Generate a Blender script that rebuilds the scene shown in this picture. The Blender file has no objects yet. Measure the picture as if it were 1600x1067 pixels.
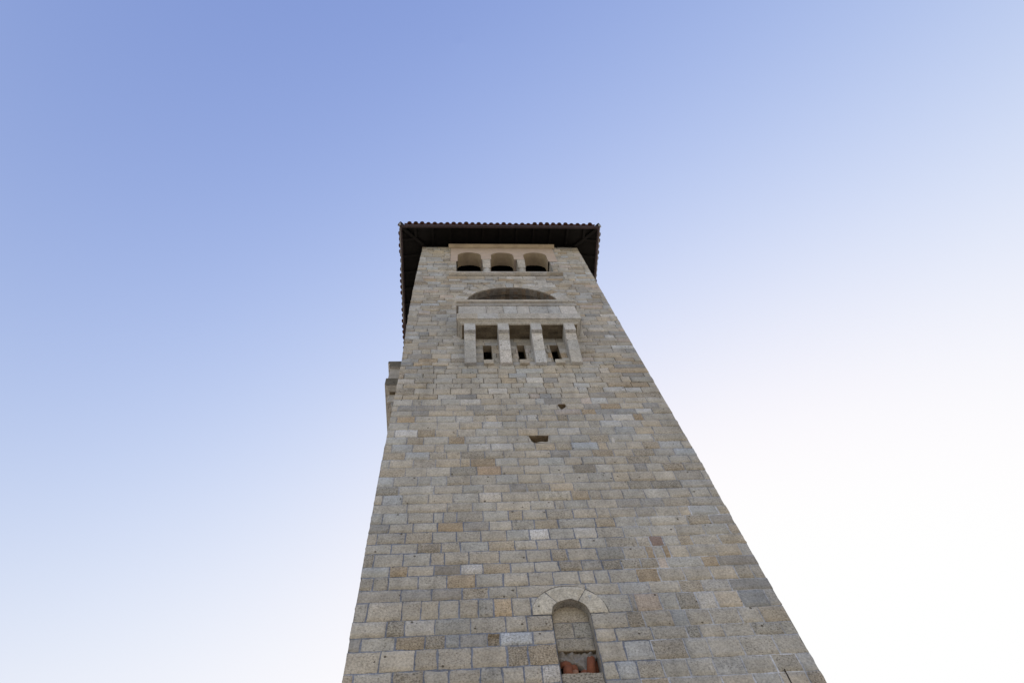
import bpy, bmesh, math, random
from mathutils import Vector, Matrix, noise
C = bpy.context.scene.collection
SC = bpy.context.scene
R = math.radians

# ------------------------------------------------------------------ camera
cam_d = bpy.data.cameras.new('camera'); cam = bpy.data.objects.new('camera', cam_d); C.objects.link(cam)
cam_d.sensor_width = 36.0; cam_d.lens = 1083.7 / 1600 * 36
cam_d.clip_start = 0.05; cam_d.clip_end = 20000
rt = Vector((0.99738971, -0.02364771, -0.06822424)); up = Vector((0.00516369, -0.91907195, 0.39405593))
fw = rt.cross(up) * -1
M = Matrix((rt, up, -fw)).transposed().to_4x4(); M.translation = (-1.7631, -8.4128, 1.6)
cam.matrix_world = M
SC.camera = cam

# ------------------------------------------------------------------ world, sun, exposure
SUN_EL, SUN_AZ = 24.0, 26.0          # azimuth from +Y (behind the tower) towards +X
w = bpy.data.worlds.new('World'); SC.world = w; w.use_nodes = True
nt = w.node_tree; nt.nodes.clear()
sky = nt.nodes.new('ShaderNodeTexSky'); sky.sky_type = 'NISHITA'; sky.sun_disc = False
sky.sun_elevation = R(SUN_EL); sky.sun_rotation = R(SUN_AZ)
sky.air_density = 2.4; sky.dust_density = 1.0; sky.ozone_density = 1.0; sky.altitude = 0
bg = nt.nodes.new('ShaderNodeBackground'); bg.inputs[1].default_value = 0.12
wo = nt.nodes.new('ShaderNodeOutputWorld')
# soft shoulder on the sky so that the glow near the sun fades out instead of cutting off: c = S (1 - exp(-(k c)^p))
sp = nt.nodes.new('ShaderNodeSeparateColor'); cb = nt.nodes.new('ShaderNodeCombineColor'); nt.links.new(sky.outputs[0], sp.inputs[0])
def wm(op, a, b):
    n = nt.nodes.new('ShaderNodeMath'); n.operation = op
    for sock, v in ((n.inputs[0], a), (n.inputs[1], b)):
        if hasattr(v, 'links'): nt.links.new(v, sock)
        else: sock.default_value = v
    return n.outputs[0]
for ch, (k, pw) in enumerate(((0.479, 2.45), (0.3825, 2.33), (0.463, 1.9))):
    e = wm('POWER', wm('MULTIPLY', sp.outputs[ch], k), pw)
    e = wm('SUBTRACT', 1.0, wm('POWER', math.e, wm('MULTIPLY', e, -1.0)))
    nt.links.new(wm('MULTIPLY', e, 2.946), cb.inputs[ch])
nt.links.new(cb.outputs[0], bg.inputs[0]); nt.links.new(bg.outputs[0], wo.inputs[0])
sd = bpy.data.lights.new('sun', 'SUN'); sd.energy = 3.8; sd.angle = R(0.5); sd.color = (1.0, 0.9, 0.76)
sun = bpy.data.objects.new('sun', sd); C.objects.link(sun)
sv = Vector((math.sin(R(SUN_AZ)) * math.cos(R(SUN_EL)), math.cos(R(SUN_AZ)) * math.cos(R(SUN_EL)), math.sin(R(SUN_EL))))
sun.rotation_euler = sv.to_track_quat('Z', 'Y').to_euler(); sun.location = sv * 100
SC.view_settings.view_transform = 'Standard'; SC.view_settings.look = 'None'; SC.view_settings.gamma = 1.0
SC.view_settings.exposure = 1.5

# ------------------------------------------------------------------ materials
def mat(name):
    m = bpy.data.materials.new(name); m.use_nodes = True
    t = m.node_tree; b = t.nodes['Principled BSDF']
    return m, t, b
def N(t, kind, **kw):
    n = t.nodes.new(kind)
    for k, v in kw.items():
        if k.startswith('i_'): n.inputs[int(k[2:])].default_value = v
        else: setattr(n, k, v)
    return n
def ramp(t, fac, stops):
    r = t.nodes.new('ShaderNodeValToRGB'); e = r.color_ramp.elements
    while len(e) < len(stops): e.new(0.5)
    for el, (p, c) in zip(e, stops): el.position = p; el.color = c if len(c) == 4 else (*c, 1)
    t.links.new(fac, r.inputs[0]); return r
def mixc(t, blend, fac, a, b):
    m = t.nodes.new('ShaderNodeMix'); m.data_type = 'RGBA'; m.blend_type = blend
    for sock, v in ((m.inputs[0], fac), (m.inputs[6], a), (m.inputs[7], b)):
        if hasattr(v, 'links'): t.links.new(v, sock)
        else: sock.default_value = v
    return m.outputs[2]
def mth(t, op, a, b=0.0):
    m = t.nodes.new('ShaderNodeMath'); m.operation = op
    for sock, v in ((m.inputs[0], a), (m.inputs[1], b)):
        if hasattr(v, 'links'): t.links.new(v, sock)
        else: sock.default_value = v
    return m.outputs[0]
def noise_n(t, vec, scale, detail=4, rough=0.6):
    n = t.nodes.new('ShaderNodeTexNoise'); n.inputs['Scale'].default_value = scale
    n.inputs['Detail'].default_value = detail; n.inputs['Roughness'].default_value = rough
    t.links.new(vec, n.inputs['Vector']); return n
def g(v): return (v, v, v, 1)

def stone_material():
    m, t, b = mat('weathered_limestone')
    at = N(t, 'ShaderNodeAttribute', attribute_name='tone')
    geo = t.nodes.new('ShaderNodeNewGeometry'); P = geo.outputs['Position']
    col = at.outputs['Color']; pit = at.outputs['Alpha']
    n1 = noise_n(t, P, 5.0, 5, 0.65)        # cloudy staining inside a block
    r1 = ramp(t, n1.outputs[0], [(0.28, g(0.80)), (0.5, g(1.0)), (0.75, g(1.16))])
    c1 = mixc(t, 'MULTIPLY', 1.0, col, r1.outputs[0])
    n2 = noise_n(t, P, 26.0, 5, 0.75)        # grain
    r2 = ramp(t, n2.outputs[0], [(0.30, g(0.60)), (0.5, g(1.0)), (0.70, g(1.32))])
    ms = N(t, 'ShaderNodeMapping'); ms.inputs['Scale'].default_value = (1.6, 1.6, .16); t.links.new(P, ms.inputs[0])
    n4 = noise_n(t, ms.outputs[0], 1.0, 5, 0.6); n5 = noise_n(t, P, .45, 4, 0.55)      # rain streaks and broad weathering across the joints
    r4 = ramp(t, n4.outputs[0], [(0.3, g(0.80)), (0.52, g(1.0)), (0.75, g(1.09))]); r5 = ramp(t, n5.outputs[0], [(0.3, (0.86, .87, .88)), (0.5, g(1.0)), (0.72, (1.10, 1.09, 1.06))])
    c1 = mixc(t, 'MULTIPLY', 1.0, c1, r4.outputs[0]); c1 = mixc(t, 'MULTIPLY', 1.0, c1, r5.outputs[0])
    c2 = mixc(t, 'MULTIPLY', 1.0, c1, r2.outputs[0])
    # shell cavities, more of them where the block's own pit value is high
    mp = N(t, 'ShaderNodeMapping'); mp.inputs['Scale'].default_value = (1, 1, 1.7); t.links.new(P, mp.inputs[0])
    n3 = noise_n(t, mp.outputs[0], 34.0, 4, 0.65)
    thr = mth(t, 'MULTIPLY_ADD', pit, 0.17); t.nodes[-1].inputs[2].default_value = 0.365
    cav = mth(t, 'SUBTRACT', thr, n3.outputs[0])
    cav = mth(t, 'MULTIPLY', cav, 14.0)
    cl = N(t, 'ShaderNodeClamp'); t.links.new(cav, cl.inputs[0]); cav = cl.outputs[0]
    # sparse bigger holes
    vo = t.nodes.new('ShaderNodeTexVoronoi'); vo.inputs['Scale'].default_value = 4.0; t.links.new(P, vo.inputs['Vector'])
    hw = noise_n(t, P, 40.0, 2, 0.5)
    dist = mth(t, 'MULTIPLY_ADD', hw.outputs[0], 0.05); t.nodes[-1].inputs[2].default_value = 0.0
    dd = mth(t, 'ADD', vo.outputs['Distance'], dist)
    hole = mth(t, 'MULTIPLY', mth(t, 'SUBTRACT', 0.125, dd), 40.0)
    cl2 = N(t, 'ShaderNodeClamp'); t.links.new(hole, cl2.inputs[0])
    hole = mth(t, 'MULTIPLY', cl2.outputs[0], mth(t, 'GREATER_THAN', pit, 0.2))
    dirt_shade = mth(t, 'MAXIMUM', mth(t, 'MULTIPLY', cav, 0.55), mth(t, 'MULTIPLY', hole, 0.8))  # dirt in the pits, plus the shade of cavities painted as dark colour
    c3 = mixc(t, 'MIX', dirt_shade, c2, (0.055, 0.045, 0.032, 1))
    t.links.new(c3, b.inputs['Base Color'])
    b.inputs['Roughness'].default_value = 0.92; b.inputs['Specular IOR Level'].default_value = 0.2
    hgt = mth(t, 'SUBTRACT', mth(t, 'MULTIPLY', n2.outputs[0], 0.35), mth(t, 'ADD', cav, hole))
    hgt = mth(t, 'ADD', hgt, mth(t, 'MULTIPLY', n1.outputs[0], 0.8))
    bp = t.nodes.new('ShaderNodeBump'); bp.inputs['Strength'].default_value = 0.6; bp.inputs['Distance'].default_value = 0.012
    t.links.new(hgt, bp.inputs['Height']); t.links.new(bp.outputs[0], b.inputs['Normal'])
    return m
STONE = stone_material()

def simple(name, col, rough=0.8, nscale=8.0, lo=0.75, hi=1.2, bump=0.3, spec=0.3, stretch=(1, 1, 1)):
    m, t, b = mat(name)
    geo = t.nodes.new('ShaderNodeNewGeometry'); mp = N(t, 'ShaderNodeMapping'); mp.inputs['Scale'].default_value = stretch
    t.links.new(geo.outputs['Position'], mp.inputs[0])
    n = noise_n(t, mp.outputs[0], nscale, 6, 0.65)
    r = ramp(t, n.outputs[0], [(0.3, g(lo)), (0.7, g(hi))])
    c = mixc(t, 'MULTIPLY', 1.0, (*col, 1), r.outputs[0])
    t.links.new(c, b.inputs['Base Color']); b.inputs['Roughness'].default_value = rough
    b.inputs['Specular IOR Level'].default_value = spec
    n2 = noise_n(t, mp.outputs[0], nscale * 6, 4, 0.6)
    bp = t.nodes.new('ShaderNodeBump'); bp.inputs['Strength'].default_value = bump; bp.inputs['Distance'].default_value = 0.01
    t.links.new(n2.outputs[0], bp.inputs['Height']); t.links.new(bp.outputs[0], b.inputs['Normal'])
    return m
PINK = simple('pink_plaster', (0.46, 0.395, 0.365), 0.9, 3.0, 0.88, 1.1, 0.15)
CREAM = simple('cream_plaster', (0.42, 0.36, 0.28), 0.9, 2.2, 0.72, 1.12, 0.2)
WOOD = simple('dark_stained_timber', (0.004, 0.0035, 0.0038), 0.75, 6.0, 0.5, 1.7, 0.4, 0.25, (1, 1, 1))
FASC = simple('painted_fascia_board', (0.045, 0.033, 0.040), 0.7, 5.0, 0.7, 1.3, 0.2)
TILE = simple('terracotta_tile', (0.085, 0.036, 0.028), 0.85, 7.0, 0.5, 1.35, 0.3)
TILEB = simple('clean_terracotta', (0.205, 0.076, 0.043), 0.85, 14.0, 0.75, 1.2, 0.3)
TILEP = simple('pale_terracotta', (0.30, 0.165, 0.11), 0.85, 14.0, 0.75, 1.2, 0.3)
MORT = simple('rough_grey_mortar', (0.27, 0.26, 0.265), 0.95, 25.0, 0.7, 1.2, 0.9)
LEAD = simple('grey_lead_flashing', (0.30, 0.31, 0.33), 0.6, 10.0, 0.7, 1.2, 0.1)
IRON = simple('rusty_iron', (0.03, 0.024, 0.02), 0.7, 20.0, 0.6, 1.4, 0.3)
DARK = simple('dark_belfry_timber', (0.012, 0.010, 0.009), 0.9, 6.0, 0.6, 1.5, 0.3)
PATCH = simple('white_lime_patch', (0.55, 0.55, 0.56), 0.9, 16.0, 0.75, 1.1, 0.4)
GRND = simple('pale_stone_paving', (0.33, 0.29, 0.235), 0.9, 0.8, 0.75, 1.15, 0.3)

# ------------------------------------------------------------------ mesh builder
class MB:
    def __init__(s): s.v = []; s.f = []; s.c = []; s.sm = []
    def vert(s, p): s.v.append(tuple(p)); return len(s.v) - 1
    def face(s, idx, col=(0.3, 0.28, 0.24, 0.1), smooth=False):
        s.f.append(tuple(idx)); s.c.append(col); s.sm.append(smooth)
    def grid(s, pts, cols, smooth=True):
        """pts[j][i] -> 3D; cols(j,i) colour of cell"""
        ids = [[s.vert(p) for p in row] for row in pts]
        for j in range(len(ids) - 1):
            for i in range(len(ids[0]) - 1):
                s.face((ids[j][i], ids[j][i + 1], ids[j + 1][i + 1], ids[j + 1][i]), cols(j, i) if callable(cols) else cols, smooth)
        return ids
    def box(s, x0, x1, y0, y1, z0, z1, col=(0.3, 0.28, 0.24, 0.1), X=None):
        P = [(x0, y0, z0), (x1, y0, z0), (x1, y1, z0), (x0, y1, z0), (x0, y0, z1), (x1, y0, z1), (x1, y1, z1), (x0, y1, z1)]
        if X: P = [X(*p) for p in P]
        i = [s.vert(p) for p in P]
        for q in ((0, 3, 2, 1), (4, 5, 6, 7), (0, 1, 5, 4), (1, 2, 6, 5), (2, 3, 7, 6), (3, 0, 4, 7)):
            s.face([i[k] for k in q], col)
    def build(s, name, material, parent=None, loc=None):
        me = bpy.data.meshes.new(name); me.from_pydata(s.v, [], s.f)
        ca = me.attributes.new('tone', 'FLOAT_COLOR', 'CORNER')
        flat = []
        for f, c in zip(s.f, s.c): flat.extend(list(c) * len(f))
        ca.data.foreach_set('color', flat)
        me.polygons.foreach_set('use_smooth', s.sm)
        me.materials.append(material); me.update()
        o = bpy.data.objects.new(name, me); C.objects.link(o)
        if parent: o.parent = parent
        return o
def tag(o, label=None, cat=None, group=None, kind=None):
    if label: o['label'] = label
    if cat: o['category'] = cat
    if group: o['group'] = group
    if kind: o['kind'] = kind
    return o
def bev(o, w, seg=1):
    b = o.modifiers.new('bevel', 'BEVEL'); b.width = w; b.segments = seg; b.limit_method = 'ANGLE'; b.angle_limit = R(40)
    return o
random.seed(7)
KR, KG, KB = 1.45, 1.54, 1.74
# ------------------------------------------------------------------ ground
gm = MB(); n = 48; rings = [0, 6, 15, 40, 120, 400, 1500, 6000]
prev = None
for r in rings[1:]:
    cur = [gm.vert((r * math.cos(2 * math.pi * k / n), 3.5 + r * math.sin(2 * math.pi * k / n), 0)) for k in range(n)]
    if prev is None: gm.face(cur)
    else:
        for k in range(n): gm.face((prev[k], cur[k], cur[(k + 1) % n], prev[(k + 1) % n]))
    prev = cur
tag(gm.build('ground', GRND), kind='structure')

# ------------------------------------------------------------------ the tower
tower = bpy.data.objects.new('bell_tower', None); C.objects.link(tower)
tag(tower, 'tall square bell tower of weathered limestone blocks under a tiled hip roof', 'bell tower')
TOP = 31.95; DEP = 7.0
LX = [(0, -3.49), (9, -3.49), (11.4, -3.51), (14.2, -3.52), (16.3, -3.51), (19.7, -3.49), (20.9, -3.51), (23.2, -3.55), (25.6, -3.56), (28.5, -3.535), (31.2, -3.50), (40, -3.48)]
RX = [(0, 3.5), (13.4, 3.5), (14.4, 3.515), (18.2, 3.49), (23.6, 3.47), (40, 3.47)]
def lerp_tab(tab, z):
    for (a, b), (c, d) in zip(tab, tab[1:]):
        if z <= c: return b + (d - b) * (z - a) / (c - a)
    return tab[-1][1]
def xl(z): return lerp_tab(LX, z)
def xr(z): return lerp_tab(RX, z)

# tones: 0 neutral, 1 dark grey, 2 mid grey, 3 cream, 4 ochre, 5 brown pitted, 6 orange, 7 pale, 8 white, 9 bluish, 10 pink, 11 red, 12 black; 13 marks a missing stone
PAL = [(0.3, 0.276, 0.236, 0.3), (0.216, 0.204, 0.186, 0.1), (0.258, 0.242, 0.216, 0.2), (0.309, 0.274, 0.22, 0.4), (0.294, 0.242, 0.177, 0.55), (0.277, 0.248, 0.204, 0.6), (0.32, 0.242, 0.169, 0.55), (0.341, 0.324, 0.295, 0.35), (0.401, 0.388, 0.368, 0.45), (0.294, 0.287, 0.27, 0.2), (0.323, 0.281, 0.243, 0.3), (0.214, 0.162, 0.138, 0.2), (0.012, 0.011, 0.01, 0)]
def tone(k, spread=0.055):
    r, gg, b, a = PAL[k]; r *= KR; gg *= KG; b *= KB; f = 1 + random.gauss(0, spread); h = random.gauss(0, 0.025)
    return (r * f * (1 + h), gg * f, b * f * (1 - h * 1.3), max(0, min(1, a + random.uniform(-.15, .2))))

def block(mb, P, s0, s1, t0a, t0b, t1a, t1b, col, gp, mcol, dep=0.0, edges=(1, 1, 1, 1), rough=0.004, bevw=0.012, cell=0.09, mdepth=0.013):
    """one dressed stone with its half joints. P(s,t,d) maps to 3D (d = depth into the wall).
    bottom edge runs t0a..t0b, top t1a..t1b; edges = joint on left, right, bottom, top."""
    W = s1 - s0; H = ((t1a - t0a) + (t1b - t0b)) / 2
    if W < 0.02 or H < 0.02: return
    nu = max(2, int(W / cell)); nv = max(2, int(H / cell))
    def ax(L, nn, e0, e1):
        a = []
        lo = gp if e0 else 0.0; hi = gp if e1 else 0.0
        if e0: a += [(0, 0), (lo, 1)]
        else: a += [(0, 2)]
        b0 = lo + (bevw if e0 else 0); b1 = L - hi - (bevw if e1 else 0)
        if e0: a.append((b0, 2))
        for k in range(1, nn): a.append((b0 + (b1 - b0) * k / nn, 2))
        if e1: a += [(b1, 2), (L - hi, 1), (L, 0)]
        else: a += [(L, 2)]
        return a
    us = ax(W, nu, edges[0], edges[1]); vs = ax(H, nv, edges[2], edges[3])
    sd = random.uniform(0, 900); tilt = random.gauss(0, rough * 0.5); tilt2 = random.gauss(0, rough * 0.5)
    ew = gp * 0.8 + 0.0045
    pts = []
    for (v, kv) in vs:
        row = []
        for (u, ku) in us:
            k = min(ku, kv); q = v / H; tb = t0a + (t0b - t0a) * u / W; tt = t1a + (t1b - t1a) * u / W
            uu = u; vv = tb + (tt - tb) * q
            if k == 0: d = mdepth
            elif k == 1: d = mdepth * 0.8
            else:
                d = dep + tilt * (u / W - .5) * 2 + tilt2 * (q - .5) * 2 + rough * noise.noise(Vector((u * 5 + sd, v * 5, sd * .37)))
            if k >= 1:      # ragged arrises
                if ku < 2 or u < gp + bevw + 1e-4 or u > W - gp - bevw - 1e-4: uu += ew * 1.3 * noise.noise(Vector((sd, v * 9, 3.1 if u < W / 2 else 8.7)))
                if kv < 2 or v < gp + bevw + 1e-4 or v > H - gp - bevw - 1e-4: vv += ew * 1.3 * noise.noise(Vector((u * 7, sd, 5.5 if v < H / 2 else 1.2)))
            row.append(P(s0 + uu, vv, d))
        pts.append(row)
    def cc(j, i):
        k = min(us[i][1], us[i + 1][1], vs[j][1], vs[j + 1][1])
        return mcol if k == 0 else col
    mb.grid(pts, cc, True)

def mortar(z, x=0):
    """pointing: pale cement low down, tight dark joints high up"""
    if z < 12.8: base = (.42, .45, .53) if x > 0.8 else (.22, .25, .335)
    elif z < 17.6: base = (.29, .305, .35)
    else: base = (.11, .10, .085)
    f = 1 + random.gauss(0, .12)
    return (base[0] * f, base[1] * f, base[2] * f, 0.0)
def gap(z):
    if z < 9.5: return .0115
    if z < 17: return .010
    if z < 19.5: return .006
    return .004

# course tables: bed lines as (slope, height) over the face, then joints and a tone letter per stone
BOUNDS = [(-0.0002,19.49), (-0.0041,19.273), (-0.0053,18.959), (-0.0034,18.681), (-0.0043,18.358), (-0.0061,18.076), (0.0008,17.742), (-0.0051,17.475), (0.0018,17.15), (-0.0009,16.867), (-0.0,16.595), (-0.0047,16.285), (-0.0003,15.955), (-0.0016,15.621), (-0.0023,15.289), (-0.002,14.968), (-0.0008,14.678), (0.0022,14.364), (0.0071,14.044), (0.0047,13.697), (0.0083,13.414), (0.0065,13.09), (0.0064,12.807), (0.0101,12.495), (0.0071,12.215), (0.0088,11.909), (0.0056,11.636), (0.0092,11.311), (0.0078,11.055), (0.0049,10.731), (0.0044,10.461), (0.009,10.067), (0.0066,9.737), (0.0074,9.479), (0.0103,9.094), (0.0045,8.782)]
COURSES = [
 ([-3.35,-2.91,-2.57,-2.2,-1.88,-1.6,-1.05,-0.71,-0.27,0.07,0.45,1.14,1.59,2.18,2.59,3.47], [0,1,0,1,0,0,0,0,0,3,0,0,0,0,3,1,0]),
 ([-3.01,-2.55,-2.24,-1.77,-1.32,-0.76,-0.25,0.52,0.88,1.35,1.59,2.12,2.4,3.5], [5,0,3,0,0,0,0,0,3,0,3,9,7,4,0]),
 ([-3.35,-2.83,-2.46,-1.91,-1.37,-0.77,-0.48,0.02,0.42,0.96,1.38,1.97,2.71,3.32], [5,0,0,0,3,0,3,9,0,0,0,2,5,1,0]),
 ([-3.04,-2.53,-2.03,-1.52,-1.18,-0.7,-0.28,-0.02,0.46,0.85,1.36,1.56,2.08,2.61,2.88], [7,0,0,0,0,0,3,0,7,1,0,0,0,0,0,0]),
 ([-3.33,-2.71,-2.45,-1.77,-1.29,-0.82,-0.45,-0.11,0.43,0.7,1.24,1.69,2.17,2.83,3.31], [0,3,0,0,0,0,0,0,0,3,0,9,0,4,4,0]),
 ([-3.02,-2.52,-2.07,-1.53,-1.08,-0.57,-0.26,0.2,0.46,0.87,1.33,1.58,2.0,2.6,3.03], [5,0,0,0,3,7,3,0,2,0,0,9,0,9,7,0]),
 ([-3.3,-2.88,-2.4,-1.91,-1.39,-0.96,-0.52,-0.02,0.26,0.56,0.83,1.56,2.26,2.82], [0,3,3,9,1,3,0,0,10,1,0,0,1,3,5]),
 ([-3.03,-2.79,-2.29,-1.82,-1.29,-0.76,-0.37,0.12,0.34,0.78,1.29,1.57,1.98,2.42,3.02], [0,5,0,0,7,0,0,0,7,1,0,10,7,0,0,0]),
 ([-3.36,-2.91,-2.46,-2.19,-1.66,-1.23,-0.64,-0.2,0.22,0.65,0.88,1.33,1.75,2.27,2.85,3.25], [0,1,1,1,2,1,0,0,0,0,13,0,1,4,0,1,0]),
 ([-2.99,-2.6,-1.99,-1.47,-0.79,-0.34,0.2,0.55,1.21,1.59,2.06,2.6,3.03], [0,1,0,3,5,0,0,3,10,4,1,1,7,3]),
 ([-3.35,-2.9,-2.38,-1.92,-1.51,-1.21,-0.92,-0.44,-0.18,0.08,0.57,0.83,1.26,1.73,1.92,2.47,2.72], [0,4,0,0,7,0,0,0,7,7,0,4,3,0,2,7,4,0]),
 ([-3.04,-2.36,-1.83,-1.28,-0.79,-0.24,0.27,0.8,1.31,1.58,2.1,2.6,3.08], [0,0,0,0,7,0,0,0,0,0,9,2,0,0]),
 ([-3.34,-2.81,-2.4,-1.88,-1.45,-0.94,-0.46,0.03,0.5,1.04,1.52,1.88,2.35,2.81], [0,8,4,0,0,0,3,0,0,7,5,0,2,3,0]),
 ([-3.04,-2.65,-2.09,-1.7,-1.22,-0.72,-0.23,0.26,0.77,1.2,1.67,2.21,2.71], [0,5,0,4,0,0,0,13,0,0,4,0,0,3]),
 ([-3.35,-2.89,-2.38,-2.17,-1.64,-1.12,-0.6,-0.11,0.36,0.73,1.34,1.56,2.0,2.39,2.78,3.31], [0,9,0,0,0,9,7,0,4,3,9,3,0,0,5,9,0]),
 ([-3.03,-2.5,-2.11,-1.8,-1.27,-0.84,-0.36,0.21,0.64,1.15,1.64,2.09,2.58,3.04], [5,9,5,3,5,0,0,0,1,0,5,0,5,2,9]),
 ([-3.35,-2.83,-2.35,-1.81,-1.59,-1.04,-0.55,-0.09,0.47,0.88,1.38,1.88,2.41,2.84,3.31], [0,0,2,0,3,4,0,0,0,0,0,0,5,0,0,0]),
 ([-2.98,-2.53,-2.02,-1.46,-0.93,-0.44,0.11,0.63,1.13,1.51,1.99,2.25,2.61,3.09], [5,0,0,5,6,0,0,0,5,0,0,1,0,5,0]),
 ([-3.2,-2.7,-2.42,-2.1,-1.59,-1.06,-0.6,-0.11,0.4,0.91,1.43,1.79,2.33,2.79,3.39], [9,0,0,0,5,0,0,3,0,0,0,3,0,0,2,0]),
 ([-3.06,-2.35,-1.76,-1.34,-0.78,-0.44,0.04,0.54,1.3,1.7,2.2,2.83], [5,0,0,0,0,1,0,0,0,0,5,5,2]),
 ([-3.36,-2.97,-2.45,-1.96,-1.44,-0.97,-0.23,0.45,0.82,1.07,1.51,1.97,2.47,2.94,3.34], [0,9,3,0,0,7,0,3,4,5,0,0,0,0,0,3]),
 ([-2.85,-2.07,-1.57,-1.1,-0.42,0.07,0.26,0.73,1.33,1.82,2.27,2.82], [0,0,0,0,0,0,0,0,0,1,1,0,2]),
 ([-3.3,-2.82,-2.33,-2.14,-1.88,-1.37,-0.88,-0.6,-0.13,0.39,0.86,1.12,1.64,2.04,2.51,2.74,3.3], [0,0,0,0,5,0,0,4,0,5,0,0,0,2,0,0,9,3]),
 ([-3.15,-2.7,-2.24,-1.75,-1.26,-0.83,-0.4,0.06,0.78,1.17,1.57,1.85,2.59,3.06], [2,0,0,4,1,0,5,4,0,3,0,0,0,5,1]),
 ([-3.34,-2.82,-2.33,-1.88,-1.43,-0.95,-0.52,-0.15,0.33,0.75,1.27,1.78,2.28,2.83,3.31], [0,0,5,0,0,0,0,8,0,7,0,0,0,0,0,5]),
 ([-3.06,-2.59,-2.16,-1.81,-1.3,-0.82,-0.41,-0.03,0.4,0.87,1.46,1.7,1.96,2.25,2.51,3.03], [0,0,5,5,0,3,0,7,3,0,5,0,11,0,5,0,3]),
 ([-3.33,-2.82,-2.34,-2.09,-1.66,-1.11,-0.63,-0.18,0.12,0.66,1.14,1.56,1.7,1.88,2.0,2.35,2.86,3.32], [5,0,0,0,0,0,0,0,5,0,0,0,4,0,4,3,0,0,2]),
 ([-3.03,-2.72,-2.27,-1.8,-1.42,-0.93,-0.51,-0.07,0.33,0.69,1.04,1.39,1.71,1.87,2.51,2.8], [0,4,0,1,8,5,0,0,5,2,5,5,5,10,0,4,1]),
 ([-3.28,-3.03,-2.52,-2.04,-1.55,-1.08,-0.64,-0.22,0.24,0.51,0.76,1.25,1.64,2.09,2.57,3.02,3.31], [5,5,0,0,4,0,0,0,0,0,0,0,4,0,0,0,3,0]),
 ([-2.79,-2.29,-1.78,-1.34,-0.87,0.31,0.88,1.4,1.92,2.32,2.8], [2,1,1,5,0,0,0,7,0,5,7,1]),
 ([-3.3,-2.75,-2.45,-2.16,-1.83,-1.52,-1.27,-0.97,-0.66,0.0,0.99,1.07,1.5,1.79,2.12,2.44,2.87,3.32], [0,0,0,3,0,0,0,4,0,0,0,2,10,0,5,7,0,1,2]),
 ([-2.96,-2.68,-2.21,-1.65,-1.1,-0.76,0.0,0.86,1.13,1.6,1.84,2.23,2.72,3.07], [0,5,7,0,0,0,5,0,5,0,2,0,0,0,3]),
 ([-3.32,-2.8,-2.35,-2.04,-1.82,-1.4,-1.2,-0.69,0.0,0.61,1.19,1.75,1.96,2.34,2.81,3.3], [1,0,4,5,2,1,4,8,9,0,0,0,5,0,0,5,3]),
 ([-3.0,-2.49,-2.15,-1.64,-1.11,-0.79,0.0,0.69,1.11,1.64,2.0,2.51,3.05], [0,0,0,0,0,5,5,0,7,5,0,0,0,0]),
 ([-3.35,-2.79,-2.34,-1.98,-1.52,-1.2,-0.88,-0.62,0.0,0.5,0.8,1.18,1.57,1.97,2.41,2.88,3.28], [5,0,5,0,0,0,0,0,8,3,9,5,0,0,2,0,5,9]),
]
# openings as (x0, x1, z0, z1)
ARC = (0.04, 24.66, 1.65)        # blind arch: centre x, springing z, radius
NIC = (-0.03, 10.06, 0.31)
OPEN = [(-2.23, 2.30, 29.75, 31.69), (-1.97, 1.95, 28.02, 29.75), (ARC[0] - ARC[2], ARC[0] + ARC[2], 22.0, 24.66),
        (-1.13, -0.88, 19.71, 20.90), (-0.10, 0.12, 19.71, 20.90), (0.90, 1.15, 19.71, 20.90),
        (-0.345, 0.285, 8.30, 10.075)]

def upper_courses(lo, hi, hmin=.245, hmax=.33):
    """random bed heights between forced levels"""
    b = [lo]; nn = max(1, round((hi - lo) / random.uniform(hmin + .02, hmax - .02)))
    ws = [random.uniform(.8, 1.25) for _ in range(nn)]; t = sum(ws); z = lo
    for q in ws: z += (hi - lo) * q / t; b.append(z)
    return b
levels = [BOUNDS[0][1], 19.71, 20.90, 21.42, 22.0, 23.3, 24.66, 26.4, 27.72, 28.02, 29.75, 31.69, TOP]
up = [BOUNDS[0][1]]
for a, b_ in zip(levels, levels[1:]): up += upper_courses(a, b_)[1:]
low = upper_courses(0.0, BOUNDS[-1][1] - .02, .28, .40)

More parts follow.
